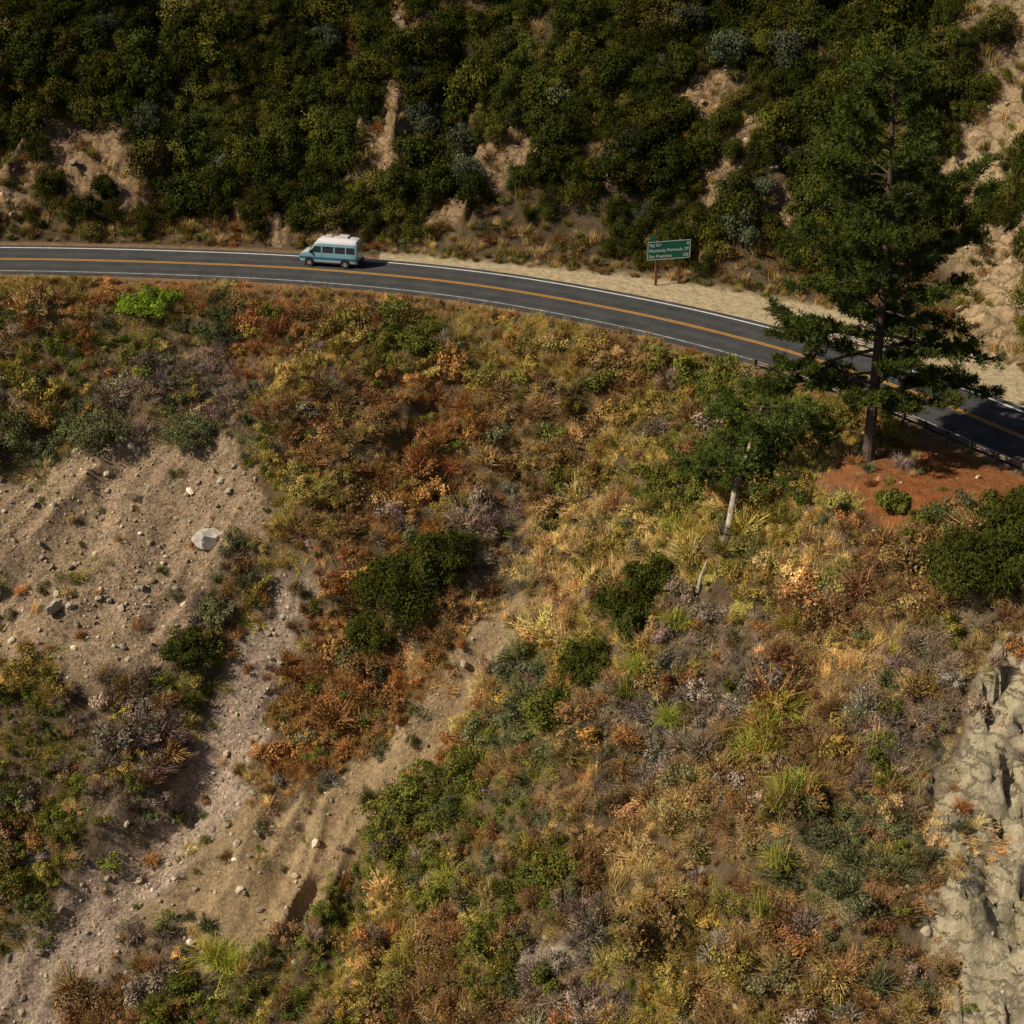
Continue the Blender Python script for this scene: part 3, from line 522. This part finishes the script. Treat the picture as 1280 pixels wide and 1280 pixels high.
# ---- guardrails
steel=simple('weathered_steel',(.16,.12,.09),.6,metal=.3,noise=.3,nscale=2);wood=simple('guardrail_post_wood',(.13,.08,.05),.9,noise=.3)
galv=simple('galvanised_steel',(.22,.20,.18),.6,metal=.4,noise=.15,nscale=2)
def guardrail(x0,x1,off,mt):
    ii=[i for i in range(len(C)) if x0<=C[i,0]<=x1];s=-1 if off>0 else 1
    prof=[(0,.42),(.05,.47),(.05,.52),(0,.57),(.0,.60),(.05,.65),(.05,.70),(0,.75)];V=[]
    for i in ii:
        for a,zz in prof: o=off+s*(a+.1);V.append((C[i,0]+N[i,0]*o,C[i,1]+N[i,1]*o,zz-.02))
    k=len(prof);Fs=[(i*k+j,i*k+j+1,(i+1)*k+j+1,(i+1)*k+j) for i in range(len(ii)-1) for j in range(k-1)]
    par=link(bpy.data.objects.new('guardrail',mesh_np('guardrail',V,Fs,[mt])))
    for n_,i in enumerate(ii[::4]):
        zz=float(terrain_z(C[i,0]+N[i,0]*off,C[i,1]+N[i,1]*off))
        box('post_%d'%n_,par,(C[i,0]+N[i,0]*off,C[i,1]+N[i,1]*off,(.78+zz-.3)/2),(.18,.18,.78-zz+.3),wood,(0,0,math.atan2(T[i,1],T[i,0])))
guardrail(21.5,58,-4.9,steel);guardrail(20.5,27.5,4.75,galv)
# ---- road sign
sg=bpy.data.objects.new('road_sign',None);link(sg);sx,sy=13.45,135.3;sg.location=(sx,sy,float(terrain_z(sx,sy,False)));sg.rotation_euler=(0,0,math.radians(14))
green=simple('sign_green',(.01,.17,.10),.45,noise=.05);wh=simple('sign_white',(.85,.85,.83),.5);red=simple('sign_post_wood',(.22,.085,.05),.9,noise=.2)
box('panel',sg,(0,-.12,3.15),(3.95,.04,1.65),green,bev=0)
for nme,l,s in (('border_top',(0,-.144,3.93),(3.8,.008,.05)),('border_bottom',(0,-.144,2.37),(3.8,.008,.05)),('border_left',(-1.9,-.144,3.15),(.05,.008,1.5)),('border_right',(1.9,-.144,3.15),(.05,.008,1.5))): box(nme,sg,l,s,wh,bev=0)
for k,x in enumerate((-1.05,1.05)): box('post_%d'%k,sg,(x,0,1.9),(.22,.16,4.2),red)
box('route_marker',sg,(-1.45,-.05,4.2),(.5,.03,.42),green,bev=0)
for k,(a,b_) in enumerate((('Big Sur','8'),('Monterey Peninsula','29'),('San Francisco','156'))):
    for j,(t,x,al) in enumerate(((a,-1.78,'LEFT'),(b_,1.78,'RIGHT'))):
        cu=bpy.data.curves.new('legend','FONT');cu.body=t;cu.size=.38;cu.align_x=al;cu.extrude=.003;cu.offset=.004;cu.materials.append(wh);o=bpy.data.objects.new('legend_%d_%d'%(k,j),cu);link(o,sg);o.location=(x,-.147,3.53-k*.5);o.rotation_euler=(math.pi/2,0,0)
# ---- camper van
van=bpy.data.objects.new('camper_van',None);link(van)
i=int(np.argmin((C[:,0]+16.4)**2));va=math.atan2(-T[i,1],-T[i,0]);van.location=(C[i,0]+N[i,0]*1.75,C[i,1]+N[i,1]*1.75,.035);van.rotation_euler=(0,0,va)
def paint(n,c): 
    m=simple(n,c,.3,spec=.5,noise=.04,nscale=1);m.node_tree.nodes['Principled BSDF'].inputs['Coat Weight'].default_value=.4;return m
pt=[paint('van_silver',(.27,.35,.38)),paint('van_teal',(.02,.11,.15)),paint('van_light_blue',(.17,.30,.35)),paint('van_white_roof',(.64,.60,.59))]
glass=simple('van_glass',(.01,.013,.016),.08,spec=.6);blk=simple('van_black_trim',(.02,.02,.02),.6);tyre=simple('tyre_rubber',(.018,.018,.018),.9);chrome=simple('hub_metal',(.5,.5,.5),.3,metal=.8);lampm=simple('headlamp',(.7,.7,.65),.15);tail=simple('tail_lamp',(.4,.02,.02),.3);vent=simple('roof_vent',(.55,.42,.38),.6)
st=[(-2.7,2.2,.93),(-2.62,2.42,.98),(-2.2,2.53,1),(-1.,2.56,1),(.5,2.56,1),(.95,2.45,1),(1.25,2.1,1),(1.55,1.7,.99),(1.85,1.33,.98),(2.3,1.24,.97),(2.58,1.12,.94),(2.7,.95,.9)]
def ring(top): return [(.85,.36),(.98,.46),(1.,.68),(1.,.9),(.99,1.12),(.965,1.3),(.91,1.62),(.86,1.92),(.80,2.12),(.72,2.38),(.55,2.5),(.25,2.56)]
V=[];
for x,top,ws in st:
    pts=[]
    for yy,zz in ring(top):
        z_=zz if top>2.5 else min(zz,top-(2.56-zz)*.06 if zz>top else zz);pts.append((yy*ws,z_))
    half=[(x,-a,b_) for a,b_ in pts];V+=half+[(x,a,b_) for a,b_ in pts[::-1]]
K=24;Fs=[];MI=[]
for s in range(len(st)-1):
    for j in range(K):
        q=(s*K+j,s*K+(j+1)%K,(s+1)*K+(j+1)%K,(s+1)*K+j);Fs.append(q[::-1]);jj=min(j,K-2-j) if j<K-1 else -1
        MI.append(1 if jj in(0,2,) else 0 if jj in(1,-1) else 2 if jj in(3,4,5,6) else 3 if jj>=8 else 2)
me=mesh_np('body',V,Fs,pt,{},smooth=False,mi=MI)
bm=bmesh.new();bm.from_mesh(me);bm.verts.ensure_lookup_table()
f1=bm.faces.new([bm.verts[j] for j in range(K)]);f2=bm.faces.new([bm.verts[(len(st)-1)*K+j] for j in range(K)][::-1]);f1.material_index=2;f2.material_index=0
bmesh.ops.remove_doubles(bm,verts=bm.verts,dist=.001);bmesh.ops.recalc_face_normals(bm,faces=bm.faces)
for f in bm.faces: f.smooth=True
bm.to_mesh(me);bm.free();ob=link(bpy.data.objects.new('body',me),van);es=ob.modifiers.new('e','EDGE_SPLIT');es.split_angle=math.radians(40)
def quad(nm,pts,mt): return link(bpy.data.objects.new(nm,mesh_np(nm,pts,[tuple(range(len(pts)))],[mt])),van)
for sgn,sn_ in ((1,'left'),(-1,'right')):
    def wp(x,z): 
        yy=np.interp(z,[1.3,1.62,1.92],[.965,.91,.86])+.008;return (x,sgn*yy,z)
    for k,(a0,a1,t1) in enumerate(((.62,1.62,1.3),(-.55,.5,.5),(-1.62,-.67,-.67),(-2.5,-1.74,-1.74))):
        quad('side_window_%s_%d'%(sn_,k),[wp(a0,1.32),wp(a1 if k else 1.6,1.32),wp(t1 if k else 1.42,1.62),wp(a0,1.62)],glass)
        quad('upper_side_window_%s_%d'%(sn_,k),[wp(a0,1.62),wp(t1 if k else 1.42,1.62),wp(t1 if k else 1.22,1.88),wp(a0,1.88)],glass)
    box('mirror_'+sn_,van,(1.55,sgn*1.1,1.4),(.12,.2,.26),blk)
    box('sill_'+sn_,van,(0,sgn*.98,.4),(2.4,.08,.1),blk)
    box('headlight_'+sn_,van,(2.66,sgn*.68,.86),(.08,.3,.18),lampm);box('taillight_'+sn_,van,(-2.69,sgn*.82,1.15),(.06,.12,.4),tail)
    box('door_seam_'+sn_,van,(.56,sgn*.998,.95),(.015,.012,.7),blk,bev=0)
    for k,wx_ in enumerate((1.72,-1.62)):
        for nm,rr,dp,yy,mt in (('wheel_arch',.46,.1,.965,blk),('wheel',.37,.26,.9,tyre),('hub',.21,.27,.905,chrome)):
            bm=bmesh.new();bmesh.ops.create_cone(bm,cap_ends=True,segments=28,radius1=rr,radius2=rr,depth=dp);bmesh.ops.bevel(bm,geom=[e_ for e_ in bm.edges if abs(e_.verts[0].co.z-e_.verts[1].co.z)<.001],offset=.02,segments=2,affect='EDGES')
            m2=bpy.data.meshes.new(nm);bm.to_mesh(m2);bm.free();m2.materials.append(mt);o=link(bpy.data.objects.new('%s_%s_%d'%(nm,sn_,k),m2),van);o.rotation_euler=(math.pi/2,0,0);o.location=(wx_,sgn*(yy+(.03 if nm!='wheel_arch' else 0)),.37 if nm!='wheel_arch' else .44)
quad('windshield',[(1.83,-.82,1.365),(1.83,.82,1.365),(1.29,.75,2.06),(1.29,-.75,2.06)],glass).location=(.02,0,.012)
quad('rear_window',[(-2.712,.7,1.3),(-2.712,-.7,1.3),(-2.712,-.66,1.85),(-2.712,.66,1.85)],glass)
box('front_bumper',van,(2.72,0,.5),(.16,1.85,.2),blk);box('rear_bumper',van,(-2.75,0,.48),(.16,1.85,.18),blk);box('grille',van,(2.705,0,.82),(.05,.95,.24),blk)
box('roof_vent',van,(.1,0,2.61),(.6,.55,.12),vent);box('roof_air_conditioner',van,(-1.3,0,2.64),(.9,.7,.18),pt[3])
# ---------------------------------------------------------------- light, camera
sd_=Vector((-1,-.34,1.0)).normalized();elev=math.asin(sd_.z);az=math.atan2(sd_.x,sd_.y)
wld=bpy.data.worlds.new('World');scn.world=wld;wld.use_nodes=True;nt=wld.node_tree;sk=nt.nodes.new('ShaderNodeTexSky');sk.sky_type='NISHITA';sk.sun_disc=False;sk.sun_elevation=elev;sk.sun_rotation=az;nt.links.new(sk.outputs[0],nt.nodes['Background'].inputs[0]);nt.nodes['Background'].inputs[1].default_value=.05
sl=bpy.data.lights.new('sun','SUN');sl.energy=5.0;sl.angle=math.radians(.5);sl.color=(1,.92,.76);so=link(bpy.data.objects.new('sun',sl));so.rotation_euler=(-sd_).to_track_quat('-Z','Y').to_euler();so.location=(-60,40,120)
cd=bpy.data.cameras.new('camera');co=link(bpy.data.objects.new('camera',cd));co.location=(0,0,44);co.rotation_euler=(math.radians(64),0,0);cd.sensor_width=36;cd.angle=math.radians(35);cd.clip_end=3000
scn.camera=co
scn.view_settings.view_transform='Standard';scn.view_settings.look='None';scn.view_settings.exposure=0
